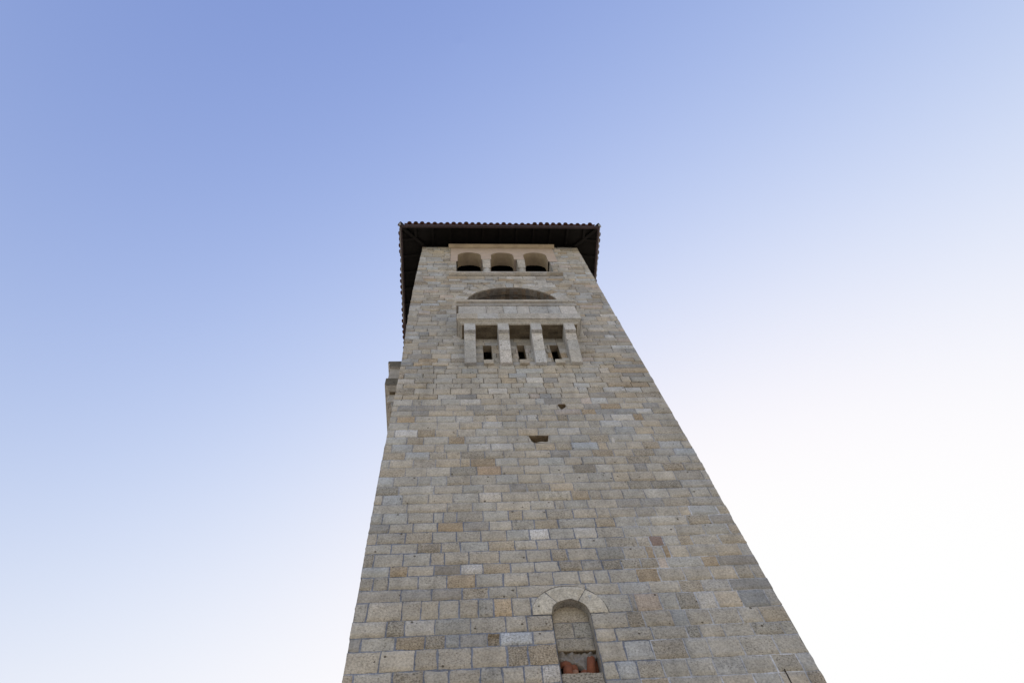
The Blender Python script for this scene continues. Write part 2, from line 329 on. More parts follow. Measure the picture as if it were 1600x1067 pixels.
wall = MB()
def PF(s, t, d): return (s, d, t)
WTS_UP = [0] * 6 + [5] * 3 + [3] * 3 + [4] + [2] * 3 + [9] * 2 + [1] * 2 + [7] * 2 + [10]
WTS_LO = [0] * 7 + [5] * 2 + [3] * 2 + [2, 1, 4, 7]
def joints_random(x0, x1, avg=.5):
    xs = []; x = x0 + random.uniform(.15, avg)
    while x < x1 - .14:
        xs.append(x); x += random.choice((.24, .36, .45, .5, .55, .62, .75)) * random.uniform(.85, 1.15)
    return xs
def lay_course(zb, zt, joints, tones, detailed):
    """zb, zt: (slope, intercept)"""
    z0 = zb[1]; z1 = zt[1]; zm = (z0 + z1) / 2
    L = xl(zm) + random.gauss(0, .0035); Rr = xr(zm) + random.gauss(0, .0035)
    segs = []; xs = [L] + [j for j in joints if L + .06 < j < Rr - .06] + [Rr]
    # keep tones aligned with the kept joints
    if len(tones) != len(xs) - 1: tones = (list(tones) + [0] * 40)[:len(xs) - 1]
    for a, b_, k in zip(xs, xs[1:], tones): segs.append((a, b_, k))
    cuts = []
    for (x0, x1, o0, o1) in OPEN:
        if z0 < o1 - .06 and z1 > o0 + .06: cuts.append((x0, x1))
    for (xc, zc, r), grow in ((ARC, .06), (NIC, .02)):
        if z1 > zc + .05 and z0 < zc + r + grow:
            q = (r + grow) ** 2 - max(0, z0 - zc) ** 2
            if q > 0: h = math.sqrt(q); cuts.append((xc - h, xc + h))
    for (x0, x1) in cuts:
        new = []
        for (a, b_, k) in segs:
            if b_ <= x0 or a >= x1: new.append((a, b_, k)); continue
            if a < x0: new.append((a, x0, k))
            if b_ > x1: new.append((x1, b_, k))
        segs = new
    for (a, b_, k) in segs:
        if k == 13: HOLES.append((a, b_, z0, z1)); continue
        ea = 0 if a == L else 1; eb = 0 if b_ == Rr else 1
        zz0a, zz0b = zb[0] * a + z0, zb[0] * b_ + z0; zz1a, zz1b = zt[0] * a + z1, zt[0] * b_ + z1
        dep = random.gauss(0, .0035 if zm < 17.5 else .006); ro = .004 if zm < 17.5 else .006
        if k in (5, 6): ro *= 1.8
        gp = gap(zm) * random.uniform(.7, 1.45)
        if abs(zm - 9.6) < .15 and -1.42 < a < -1.38: dep = .05
        block(wall, PF, a, b_, zz0a, zz0b, zz1a, zz1b, tone(k), gp, mortar(zm, a), dep, (ea, eb, 1, 1), ro, .008 if zm < 17 else .010, .085)
        zc = [(zz0a, zz1a), (zz0b, zz1b)]
        if ea == 0 or eb == 0:        # the quoin turns the corner
            q = a if ea == 0 else b_; (c0, c1) = zc[0] if ea == 0 else zc[1]; cl = tone(k)
            i = [wall.vert((q, .002, c0)), wall.vert((q, .002, c1)), wall.vert((q, .16, c1)), wall.vert((q, .16, c0))]
            wall.face(i if ea == 0 else i[::-1], cl)
HOLES = []
for k in range(len(COURSES)):
    j, tn = COURSES[k]
    lay_course(BOUNDS[k + 1], BOUNDS[k], j, tn, True)
for a, b_ in zip(up, up[1:]):
    j = joints_random(-3.5, 3.5, .5); lay_course((0, a), (0, b_), j, [random.choice(WTS_UP) for _ in range(30)], False)
for i, (a, b_) in enumerate(zip(low, low[1:])):
    zt = (0, b_) if b_ < low[-1] else BOUNDS[-1]
    j = joints_random(-3.5, 3.5, .55); lay_course((0, a), zt, j, [random.choice(WTS_LO) for _ in range(30)], False)

# putlog holes: ragged pockets left by missing stones
from mathutils.geometry import tessellate_polygon
RIMS = (((.02, .98), (.30, .96), (.52, .99), (.74, .95), (.985, .97), (.955, .60), (.91, .16), (.76, .10), (.62, .15), (.47, .10), (.38, .03), (.22, .02), (.13, .20), (.07, .58)),
        ((.10, .95), (.45, .99), (.92, .97), (.97, .62), (.85, .35), (.70, .22), (.52, .08), (.30, .05), (.17, .30), (.06, .66)))
def pocket(x0, x1, z0, z1, dep, split=None):
    cl = (.25, .205, .15, .5); edge = tone(0)
    rim = [(x0 + (x1 - x0) * u, z0 + (z1 - z0) * v) for u, v in RIMS[0 if split else 1]]
    box_ = [(x0, z0), (x1, z0), (x1, z1), (x0, z1)]
    flat = box_ + rim
    tri = tessellate_polygon([[Vector((x, z, 0)) for x, z in box_], [Vector((x, z, 0)) for x, z in rim]])
    ids = [wall.vert((x, .004, z)) for x, z in flat]
    for t in tri: wall.face([ids[k] for k in t], edge)
    cx = sum(p[0] for p in rim) / len(rim); cz = sum(p[1] for p in rim) / len(rim); n_ = len(rim)
    prev = ids[4:]
    for d, f in ((.10, .97), (dep, .82)):
        cur = [wall.vert((cx + (x - cx) * f + random.gauss(0, .006), d, cz + (z - cz) * f + random.gauss(0, .006))) for x, z in rim]
        for k in range(n_): wall.face((prev[k], prev[(k + 1) % n_], cur[(k + 1) % n_], cur[k]), cl)
        prev = cur
    wall.face(prev, (.05, .04, .03, 0))
    if split: wall.box(split - .05, split + .12, dep * .62, dep, z0 + .04, z1 - .02, (.27, .225, .16, .5))
for h in HOLES: pocket(*h, .34, .06 if h[0] < 0 else None)

# voussoirs of the blind arch and the niche
def ring(xc, zc, r0, r1, nst, proud, pal, gp, a0=0.0, a1=math.pi, mcol=None, joints=None):
    rm = (r0 + r1) / 2
    def PR(s, t, d): a = s / rm; return (xc - t * math.cos(a), d, zc + t * math.sin(a))
    if joints: an = [0] + list(joints) + [math.pi]
    else:
        an = [a0 + (a1 - a0) * k / nst + (random.uniform(-.02, .02) if 0 < k < nst else 0) for k in range(nst + 1)]
    for k in range(len(an) - 1):
        ro = r1 if joints else r1 + random.choice((-.10, -.04, 0, .05))
        block(wall, PR, an[k] * rm, an[k + 1] * rm, r0, r0, ro, ro, (.53, .515, .48, .25) if joints else tone(random.choice(pal)), gp, mcol or mortar(zc), -proud, (1, 1, 0, 1 if joints else 0), .004, .010, .07, -proud * .3)
        # outer and inner returns so the stones read as solid
        m_ = 8
        for rr, flip in ((ro, False), (r0, True)):
            pa = [[PR((an[k] + (an[k + 1] - an[k]) * i / m_) * rm, rr, dd) for i in range(m_ + 1)] for dd in (-proud, .04)]
            wall.grid(pa if not flip else pa[::-1], tone(5 if flip else 0), True)
ring(ARC[0], ARC[1], ARC[2], 2.12, 17, .014, (0, 0, 0, 3, 7, 9, 5, 4,), .007)
ring(NIC[0], NIC[1], NIC[2], .625, 3, .012, (7,), .006, mcol=(.15, .155, .18, 0), joints=(math.radians(53), math.radians(121)))

# reveal of the blind arch, stepping to a rougher inner arch, and its back wall
def soffit(mb, xc, zc, r, z0, d0, d1, cols, m_=40, nd=3, jit=0.0):
    prof = [(xc - r, z0)] + [(xc - r * math.cos(math.pi * i / m_), zc + r * math.sin(math.pi * i / m_)) for i in range(m_ + 1)] + [(xc + r, z0)]
    pts = []
    for k in range(nd + 1):
        d = d0 + (d1 - d0) * k / nd
        pts.append([(x + random.gauss(0, jit), d, z + random.gauss(0, jit)) for x, z in prof])
    mb.grid(pts, cols, False)
brk = lambda j, i: BRK[(i * 3 + j * 7) % len(BRK)]
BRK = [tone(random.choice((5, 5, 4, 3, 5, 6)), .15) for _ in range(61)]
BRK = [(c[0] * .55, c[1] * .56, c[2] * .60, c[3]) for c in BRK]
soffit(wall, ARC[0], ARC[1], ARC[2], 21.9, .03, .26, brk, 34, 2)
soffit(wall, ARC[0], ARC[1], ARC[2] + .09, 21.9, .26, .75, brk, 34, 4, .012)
def annulus(mb, xc, zc, ra, rb, z0, d, col, m_=40):
    pts = [[(xc - r, d, z0)] + [(xc - r * math.cos(math.pi * i / m_), d, zc + r * math.sin(math.pi * i / m_)) for i in range(m_ + 1)] + [(xc + r, d, z0)] for r in (ra, rb)]
    mb.grid(pts, col, False)
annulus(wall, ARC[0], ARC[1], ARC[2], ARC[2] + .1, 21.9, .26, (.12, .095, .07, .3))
zb = 21.9
while zb < ARC[1] + ARC[2] + .1:          # coursed back wall of the blind arch
    h_ = random.uniform(.24, .3); x = ARC[0] - 1.8
    while x < ARC[0] + 1.8:
        w_ = random.uniform(.3, .6)
        block(wall, lambda s, t, d: (s, .75 + d, t), x, x + w_, zb, zb, zb + h_, zb + h_, tone(random.choice((5, 4, 3, 0, 5))), .006, (.12, .1, .08, 0), 0, (1, 1, 1, 1), .006)
        x += w_
    zb += h_
wall.box(ARC[0] - 1.75, ARC[0] + 1.75, .0, .8, 21.7, 21.9, tone(0))

# reveals of the three loops under the balcony
for (x0, x1, z0, z1) in OPEN[3:6]:
    for X, fl in ((x0, False), (x1, True)):
        pts = [[(X, d, z) for z in (z0 - .05, z0 + .35, z0 + .7, z1)] for d in (.004, .11, .22)]
        wall.grid(pts if not fl else pts[::-1], lambda j, i: (.25, .21, .155, .4), False)
    wall.grid([[(x0, .004, z1), (x1, .004, z1)], [(x0, .22, z1), (x1, .22, z1)]], (.40, .345, .27, .3), False)
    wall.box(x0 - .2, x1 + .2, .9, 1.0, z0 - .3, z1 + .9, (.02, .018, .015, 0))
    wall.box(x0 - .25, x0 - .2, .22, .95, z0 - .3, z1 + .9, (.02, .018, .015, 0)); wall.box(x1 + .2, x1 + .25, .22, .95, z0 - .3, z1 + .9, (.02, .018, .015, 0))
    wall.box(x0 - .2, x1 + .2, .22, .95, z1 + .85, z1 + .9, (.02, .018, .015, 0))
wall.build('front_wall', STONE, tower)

# side and rear walls: same masonry, laid at random
def plain_wall(name, P, L0, L1, openings=()):
    mb = MB(); zs = low + [b[1] for b in BOUNDS[::-1][1:]] + up[1:]
    for a, b_ in zip(zs, zs[1:]):
        xs = [L0] + joints_random(L0, L1, .5) + [L1]
        segs = list(zip(xs, xs[1:]))
        for (x0, x1, o0, o1) in openings:
            if a < o1 - .06 and b_ > o0 + .06:
                new = []
                for (p, q) in segs:
                    if q <= x0 or p >= x1: new.append((p, q)); continue
                    if p < x0: new.append((p, x0))
                    if q > x1: new.append((x1, q))
                segs = new
        for p, q in segs:
            zm = (a + b_) / 2
            block(mb, lambda s, t, d: P(s, t, d), p, q, a, a, b_, b_, tone(random.choice(WTS_UP if zm > 19 else WTS_LO)), gap(zm), mortar(zm), random.gauss(0, .004), (p > L0, q < L1, 1, 1), .004, .012, .3)
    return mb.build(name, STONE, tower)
plain_wall('side_wall', lambda s, t, d: (xl(t) + .012 + d, -s, t), -DEP, -.01)
plain_wall('side_wall', lambda s, t, d: (xr(t) - .012 - d, s, t), .01, DEP)
plain_wall('rear_wall', lambda s, t, d: (-s, DEP - d, t), -3.49, 3.48)

# ------------------------------------------------------------------ belfry arcade
arc = MB()
A3 = [(-1.93, -0.93), (-0.50, 0.47), (0.90, 1.90)]
yf = -.012; zc = 30.56; ztop = 31.70; T = .57
xs_all = [-2.23]
def arch_pts(a, b, m_=20):
    c = (a + b) / 2; r = (b - a) / 2
    return [(c - r * math.cos(math.pi * i / m_), zc + r * math.sin(math.pi * i / m_)) for i in range(m_ + 1)]
col0 = (.3, .28, .24, 0)
for yy, flip in ((yf, False), (T, True)):
    def q(*p): arc.face([arc.vert((x, yy, z)) for x, z in (p if not flip else p[::-1])])
    for a, b in A3:
        ap = arch_pts(a, b)
        for (p0, p1) in zip(ap, ap[1:]): q(p0, p1, (p1[0], ztop), (p0[0], ztop))
    for a, b, zb_ in ((-2.23, -1.93, 29.75), (-.93, -.50, 30.06), (.47, .90, 30.02), (1.90, 2.30, 29.75)): q((a, zb_), (b, zb_), (b, ztop), (a, ztop))
for a, b, zb_ in ((-2.23, -1.93, 29.75), (-.93, -.50, 30.06), (.47, .90, 30.02), (1.90, 2.30, 29.75)):
    arc.face([arc.vert(p) for p in ((a, yf, zb_), (a, T, zb_), (b, T, zb_), (b, yf, zb_))])
arcade = arc.build('belfry_arcade', PINK, tower)
ba = MB()
for a, b in A3:     # plastered barrel soffits
    zl = 29.75 if a < -1 else 30.06; zr_ = 29.75 if b > 1 else 30.06
    prof = [(a, zl)] + arch_pts(a, b) + [(b, zr_)]
    ba.grid([[(x, y, z) for x, z in prof] for y in (yf + .003, .19, .38, T)], col0, True)
ba.build('arch_soffit', CREAM, arcade)
def molding(name, x0, x1, prof, material, parent, ends=True, X=None, col=(.3, .28, .24, .15), nseg=1, lite=(), endc=(.3, .28, .24, .15)):
    """profile (y, z) swept along x"""
    mb = MB(); X = X or (lambda x, y, z: (x, y, z))
    xs = [x0 + (x1 - x0) * i / nseg for i in range(nseg + 1)]
    ids = [[mb.vert(X(x, y, z)) for (y, z) in prof] for x in xs]
    n_ = len(prof)
    for s in range(nseg):
        cl = col() if callable(col) else col
        for i in range(n_): mb.face((ids[s][i], ids[s][(i + 1) % n_], ids[s + 1][(i + 1) % n_], ids[s + 1][i]), cl if i not in lite else tone(0, .05))
    mb.face(ids[0][::-1], endc); mb.face(ids[-1], endc)
    o = mb.build(name, material, parent)
    bm = bmesh.new(); bm.from_mesh(o.data); bmesh.ops.recalc_face_normals(bm, faces=bm.faces); bm.to_mesh(o.data); bm.free()
    return o
molding('cornice', -2.33, 2.40, [(.05, 31.70), (-.05, 31.70), (-.055, 31.76), (-.10, 31.80), (-.105, 31.82), (-.15, 31.86), (-.16, 31.91), (.05, 31.91)], CREAM, arcade)
molding('sill', -2.26, 2.27, [(.6, 28.02), (.6, 27.98), (.05, 27.94), (.05, 27.76), (-.05, 27.76), (-.07, 27.81), (-.105, 27.83), (-.11, 28.0), (-.10, 28.02)], STONE, arcade, col=lambda: tone(random.choice((0, 2, 5))), nseg=7)
def lathe(mb, prof, cx, cy, n_=24, col=col0):
    ids = [[mb.vert((cx + r * math.cos(2 * math.pi * k / n_), cy + r * math.sin(2 * math.pi * k / n_), z)) for k in range(n_)] for r, z in prof]
    for j in range(len(ids) - 1):
        for k in range(n_): mb.face((ids[j][k], ids[j][(k + 1) % n_], ids[j + 1][(k + 1) % n_], ids[j + 1][k]), col, True)
for cx, hw_ in ((-.715, .165), (.745, .165)):
    cm = MB(); lathe(cm, [(.19, 28.02), (.19, 28.1), (.155, 28.14), (.15, 28.3), (.145, 29.1), (.165, 29.13), (.165, 29.17), (.14, 29.19)], cx, .26, col=tone(7))
    col_o = cm.build('column', STONE, arcade)
    cp = MB(); nn = tone(0)
    P = [(-hw_ * .92, .09, 29.18), (hw_ * .92, .09, 29.18), (hw_ * .92, .42, 29.18), (-hw_ * .92, .42, 29.18)]
    Q = [(-hw_, .0, 29.86), (hw_, .0, 29.86), (hw_, .55, 29.86), (-hw_, .55, 29.86)]
    U = [(-hw_, .0, 30.0), (hw_, .0, 30.0), (hw_, .55, 30.0), (-hw_, .55, 30.0)]
    ids = [[cp.vert((cx + x, y, z)) for x, y, z in L_] for L_ in (P, Q, U)]
    for j in (0, 1):
        for k in range(4): cp.face((ids[j][k], ids[j][(k + 1) % 4], ids[j + 1][(k + 1) % 4], ids[j + 1][k]), nn)
    cp.face(ids[0][::-1], nn)
    cp.box(cx - hw_ - .025, cx + hw_ + .025, -.01, .56, 30.0, 30.065, tone(5))
    tag(cp.build('capital', STONE, arcade))
for X, fl in ((-1.97, 0), (1.95, 1)):          # stone jambs, then the bell chamber behind
    jm = MB(); xx = (X, -1.93) if X < 0 else (1.90, X)
    zz = [28.02, 28.6, 29.2, 29.75]
    P = [[(X, d, z) for z in zz] for d in (.004, T)]
    if fl: P = P[::-1]
    ids = jm.grid(P[::-1], lambda j, i: tone(0), False)
    o_ = [jm.vert((-1.93 if X < 0 else 1.90, d, 29.75)) for d in (.004, T)]
    e = [ids[1][3], ids[0][3]] if P[0][0][1] < .1 else [ids[0][3], ids[1][3]]
    jm.face((e[0], e[1], o_[1], o_[0]), tone(0))
    jm.build('jamb', STONE, arcade)
bc = MB()
bc.box(-3.2, 3.2, .58, .62, 31.06, 32.2); bc.box(-3.2, -2.2, .58, .62, 27.6, 31.1); bc.box(2.2, 3.2, .58, .62, 27.6, 31.1)
bc.box(-3.2, 3.2, 6.5, 6.6, 27.6, 32.2); bc.box(-3.3, -3.2, .58, 6.6, 27.6, 32.2); bc.box(3.2, 3.3, .58, 6.6, 27.6, 32.2)
bc.box(-3.3, 3.3, .6, 6.6, 31.7, 31.8); bc.box(-3.3, 3.3, .6, 6.6, 27.5, 27.6)
for k in range(9): bc.box(-3.2, 3.2, .8 + k * .6, .95 + k * .6, 31.45, 31.69)
bc.build('bell_chamber', DARK, tower)
rl = MB()          # iron railing behind the columns
for z in (28.35, 28.75, 29.15): rl.box(-1.95, 1.93, .50, .53, z, z + .03)
for k in range(40): rl.box(-1.9 + k * .097, -1.888 + k * .097, .51, .522, 28.03, 29.15)
rl.build('railing', IRON, arcade)

# ------------------------------------------------------------------ balconies
def balcony(X, label, PALE, dep=.60):
    sc = dep / .60
    END = (.40, .385, .36, .2) if PALE[0] == 7 else (.15, .145, .13, .3)
    def Y(x, y, z): return X(x, y * sc if y < 0 else y, z)
    # slab with the moulded course beneath it
    slab = molding('balcony', -1.92, 1.97, [(.05, 22.07), (.05, 21.62), (-.585, 21.62), (-.60, 21.635), (-.60, 22.055), (-.585, 22.07)], STONE, tower, X=Y, col=lambda: tone(random.choice((0, 0, 7, 9) if PALE[0] == 7 else (1, 2))), nseg=6, endc=END)
    tag(slab, label)
    mm = MB()
    levels_ = [(.50, -1.82, 1.87, 21.622), (.50, -1.82, 1.87, 21.602), (.57, -1.89, 1.94, 21.60), (.57, -1.89, 1.94, 21.585), (.53, -1.85, 1.90, 21.555), (.505, -1.81, 1.86, 21.53), (.505, -1.81, 1.86, 21.45), (.46, -1.76, 1.81, 21.42)]
    loops = [[mm.vert(Y(*p)) for p in ((a, .05, z), (a, -d, z), (b, -d, z), (b, .05, z))] for d, a, b, z in levels_]
    for L0, L1 in zip(loops, loops[1:]):
        cl = tone(0 if PALE[0] == 7 else 2, .05)
        for k in range(3): mm.face((L0[k], L0[k + 1], L1[k + 1], L1[k]), cl)
    # underside, stained by damp
    nx, ny = 24, 6
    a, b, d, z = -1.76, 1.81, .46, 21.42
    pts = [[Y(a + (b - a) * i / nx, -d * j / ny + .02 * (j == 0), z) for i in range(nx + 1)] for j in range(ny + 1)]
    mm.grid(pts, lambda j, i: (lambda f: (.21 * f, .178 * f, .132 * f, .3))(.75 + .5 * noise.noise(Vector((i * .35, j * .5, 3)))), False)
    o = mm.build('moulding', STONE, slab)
    bm = bmesh.new(); bm.from_mesh(o.data); bmesh.ops.recalc_face_normals(bm, faces=bm.faces); bm.to_mesh(o.data); bm.free()
    # parapet of separate slabs
    pm = MB(); x = -1.87; first = True
    cutx = [-1.87, -.98, -.42, .02, .42, 1.02, 1.42, 1.94]
    for x0, x1 in zip(cutx, cutx[1:]):
        block(pm, lambda s, t, d_: Y(s, -.55 + d_, t), x0, x1, 22.07, 22.07, 22.86, 22.86, tone(random.choice(PALE)), .004, (.16, .15, .13, 0), 0, (x0 > -1.8, x1 < 1.9, 0, 0), .004, .008, .1)
    for x0, fl in ((-1.87, 1), (1.94, 0)):
        pts = [[Y(x0, y, z) for z in (22.07, 22.5, 22.86)] for y in (-.55, -.3, .02)]
        pm.grid(pts if not fl else pts[::-1], tone(0) if PALE[0] == 7 else tone(2), False)
    pm.box(-1.83, 1.90, -.535, -.30, 22.06, 22.87, tone(0), Y)
    pm.build('parapet', STONE, slab)
    molding('rail', -1.94, 2.01, [(.03, 22.855), (-.565, 22.855), (-.568, 22.87), (-.57, 23.08), (-.615, 23.11), (-.625, 23.13), (-.625, 23.27), (-.61, 23.29), (-.25, 23.29), (-.25, 23.2), (.03, 23.2)], STONE, slab, X=Y, col=lambda: tone(random.choice((1, 1, 1, 2, 1, 2))), nseg=9, lite=(4, 5, 6, 7), endc=END)  # upper faces lighter, lower darker: shade of the profile painted into the tones
    # four long brackets
    for k, (xa, xb_) in enumerate(((-1.69, -1.355), (-.665, -.335), (.345, .665), (1.375, 1.70))):
        br = MB(); zj = [19.46, 20.06, 20.58, 20.93]; dj = [.10, .215, .325, .40]
        for i in range(3):
            cl = tone(random.choice(PALE), .06); e = .004
            P8 = [(xa, -dj[i], zj[i] + e), (xb_, -dj[i], zj[i] + e), (xb_, .06, zj[i] + e), (xa, .06, zj[i] + e), (xa, -dj[i + 1], zj[i + 1] - e), (xb_, -dj[i + 1], zj[i + 1] - e), (xb_, .06, zj[i + 1] - e), (xa, .06, zj[i + 1] - e)]
            ii = [br.vert(Y(*p)) for p in P8]
            for q_ in ((0, 3, 2, 1), (4, 5, 6, 7), (0, 1, 5, 4), (1, 2, 6, 5), (2, 3, 7, 6), (3, 0, 4, 7)): br.face([ii[k_] for k_ in q_], cl)
        br.box(xa + .006, xb_ - .006, -.09, .05, 19.47, 20.9, (.12, .11, .1, 0), Y)
        br.box(xa - .004, xb_ + .004, -.50, .06, 20.94, 21.50, tone(7, .05), Y)
        o = br.build('bracket', STONE, slab)
        bm = bmesh.new(); bm.from_mesh(o.data); bmesh.ops.recalc_face_normals(bm, faces=bm.faces); bm.to_mesh(o.data); bm.free()
        bev(o, .012, 2)
    return slab
bal = balcony(lambda x, y, z: (x, y, z), 'stone balcony on the broad front face', (7, 7, 8, 9))
balcony(lambda x, y, z: (-3.53 + y, 3.62 - x, z), 'darker matching balcony jutting from the left side', (1, 2, 1), .70)
for xa in (-1.14, -.11, .92):      # projecting sills of the loops
    sb = MB(); sb.box(xa, xa + .275, -.085, .30, 19.47, 19.71, tone(3, .05))
    bev(sb.build('loop_sill', STONE, tower), .012, 2)

# ------------------------------------------------------------------ niche
nm = MB()
ND = .15
for X, fl in ((NIC[0] - NIC[2], 0), (NIC[0] + NIC[2], 1)):
    zs_ = [8.3, 8.7, 9.09, 9.48, 9.74, NIC[1]]
    for z0_, z1_ in zip(zs_, zs_[1:]):
        pts = [[(X, y, z) for z in (z0_, z1_)] for y in (-.004, .25, .55)]
        nm.grid(pts if fl else pts[::-1], tone(random.choice((0, 5, 2))), False)
pts = [[(x, y, z) for (x, z) in [(NIC[0] - NIC[2] * math.cos(math.pi * i / 24), NIC[1] + NIC[2] * math.sin(math.pi * i / 24)) for i in range(25)]] for y in (.0, .08, .16)]
nm.grid(pts, tone(5), True)
PN = lambda s, t, d: (s, ND + d, t)
for (a, b, z0_, z1_, k) in ((-.34, .28, 10.03, 10.45, 3), (-.34, -.01, 9.71, 10.03, 3), (-.01, .28, 9.71, 10.03, 3), (-.34, .28, 9.46, 9.71, 3)):
    block(nm, PN, a, b, z0_, z0_, z1_, z1_, tone(k, .04), .009, (.22, .225, .25, 0), 0, (1, 1, 1, 1), .006, .01, .06)
nm.box(-.34, .28, ND + .01, .5, 9.45, 9.48, (.2, .16, .11, .3))
nm.box(-.35, .29, .5, .55, 8.9, 9.5, (.03, .025, .02, 0))
niche = nm.build('niche', STONE, tower)
sb = MB(); block(sb, lambda s, t, d: (s, .02 + d, t), -.345, .285, 8.3, 8.3, 8.93, 8.93, tone(5, .03), .006, (.22, .22, .24, 0), 0, (1, 1, 0, 0), .006, .012, .06)
sb.box(-.34, .28, .03, .5, 8.6, 8.925, tone(5))
sb.build('sill', STONE, niche)
# rubble mortar hanging over the tiles
mm = MB(); nx, nz = 26, 14
def low_edge(x):
    f = (x + .33) / .61
    tab = [(0, 9.31), (.12, 9.27), (.3, 9.27), (.45, 9.22), (.58, 9.19), (.66, 9.08), (.72, 9.14), (.82, 9.20), (.92, 9.30), (1, 9.34)]
    return lerp_tab(tab, f)
pts = []
for j in range(nz + 1):
    row = []
    for i in range(nx + 1):
        x = -.33 + .61 * i / nx; z = low_edge(x) + (9.46 - low_edge(x)) * j / nz
        row.append((x, .19 + .05 * noise.noise(Vector((x * 14, z * 14, 2))) + .03 * noise.noise(Vector((x * 40, z * 40, 7))) + (.1 if j == 0 else 0), z))
    pts.append(row)
mm.grid(pts, col0, True); mm.build('rubble_mortar', MORT, niche)

# loose roof tiles pushed into the niche: each a thing
def barrel(name, r, length, th, material, M_, taper=.85):
    mb = MB(); n_ = 14; jj = random.uniform(0, 99); JG = [max(0, .16 * noise.noise(Vector((k * .55, jj, 0))) + .10 * noise.noise(Vector((k * 1.9, jj, 4)))) for k in range(n_ + 1)]
    ids = []
    for t_, f in ((0, 1), (.5, .5 + taper / 2), (1, taper)):
        out = [(r * f * math.cos(math.pi * k / n_), -r * f * math.sin(math.pi * k / n_), t_ * length * (1 - (JG[k] if t_ == 1 else 0))) for k in range(n_ + 1)]
        inn = [((r - th) * f * math.cos(math.pi * k / n_), -(r - th) * f * math.sin(math.pi * k / n_), t_ * length * (1 - (JG[k] if t_ == 1 else 0))) for k in range(n_ + 1)]
        ids.append([mb.vert(M_ @ Vector(p)) for p in out + inn[::-1]])
    m_ = len(ids[0])
    for j in range(2):
        for k in range(m_): mb.face((ids[j][k], ids[j][(k + 1) % m_], ids[j + 1][(k + 1) % m_], ids[j + 1][k]), col0, k % (n_ + 1) != n_)
    for e in (0, 2):
        for k in range(n_):
            q_ = (ids[e][k], ids[e][k + 1], ids[e][m_ - 2 - k], ids[e][m_ - 1 - k]); mb.face(q_ if e else q_[::-1])
    return mb.build(name, material)
GRP = 'terracotta tiles stuffed in the niche'
def TM(x, y, z, rx, ry, rz): return Matrix.Translation((x, y, z)) @ Matrix.Rotation(R(rz), 4, 'Z') @ Matrix.Rotation(R(ry), 4, 'Y') @ Matrix.Rotation(R(rx), 4, 'X')
for (M_, r, ln, mt, lab) in (
    (TM(-.215, .20, 8.925, 4, 3, 0), .085, .25, TILEB, 'broad upright terracotta tile at the left end of the niche'),
    (TM(-.22, .245, 9.165, -2, 0, 6), .115, .11, TILEB, 'short terracotta tile lying across the top of the broad left tile'),
    (TM(-.085, .215, 8.925, 5, -4, -8), .060, .20, TILEP, 'small pale tile standing beside the broad left tile'),
    (TM(-.10, .25, 9.11, 0, 0, -12), .075, .13, TILEB, 'terracotta tile fragment above the small pale tile'),
    (TM(.05, .24, 8.925, 2, 2, 10), .085, .20, TILEB, 'low terracotta tile between the mortar seam and the tall tile'),
    (TM(.125, .20, 8.925, 6, 8, -6), .075, .39, TILEB, 'tall upright terracotta tile at the right of the niche'),
    (TM(.235, .29, 9.10, 0, 6, -20), .06, .24, TILEB, 'terracotta tile tucked behind the tall tile by the right jamb')):
    o = barrel('terracotta_tile', r, ln, .016, mt, M_); tag(o, lab, 'roof tile', GRP)

# small lime splashes and an iron ring on the face
def splash(x, z, w_, h_, parent=tower, y=-.009, name='lime_patch'):
    mb = MB(); n_ = 18; sd_ = random.uniform(0, 99)
    o_ = []
    for d, f in ((y + .02, 1.0), (y, .93)):
        o_.append([mb.vert((x + w_ * f * (1 + .45 * noise.noise(Vector((math.cos(2 * math.pi * k / n_) * 1.3, math.sin(2 * math.pi * k / n_) * 1.3, sd_)))) * math.cos(2 * math.pi * k / n_), d,
                            z + h_ * f * (1 + .45 * noise.noise(Vector((math.cos(2 * math.pi * k / n_) * 1.3, math.sin(2 * math.pi * k / n_) * 1.3, sd_)))) * math.sin(2 * math.pi * k / n_))) for k in range(n_)])
    for k in range(n_): mb.face((o_[0][k], o_[0][(k + 1) % n_], o_[1][(k + 1) % n_], o_[1][k]))
    mb.face(o_[1])
    return mb.build(name, PATCH, parent)
splash(-2.12, 20.72, .13, .08); splash(1.74, 15.32, .035, .13)
ck = MB(); ck.box(2.97, 2.987, -.008, .01, 7.9, 8.84, (.015, .015, .017, 0)); ck.build('open_joint', IRON, tower)

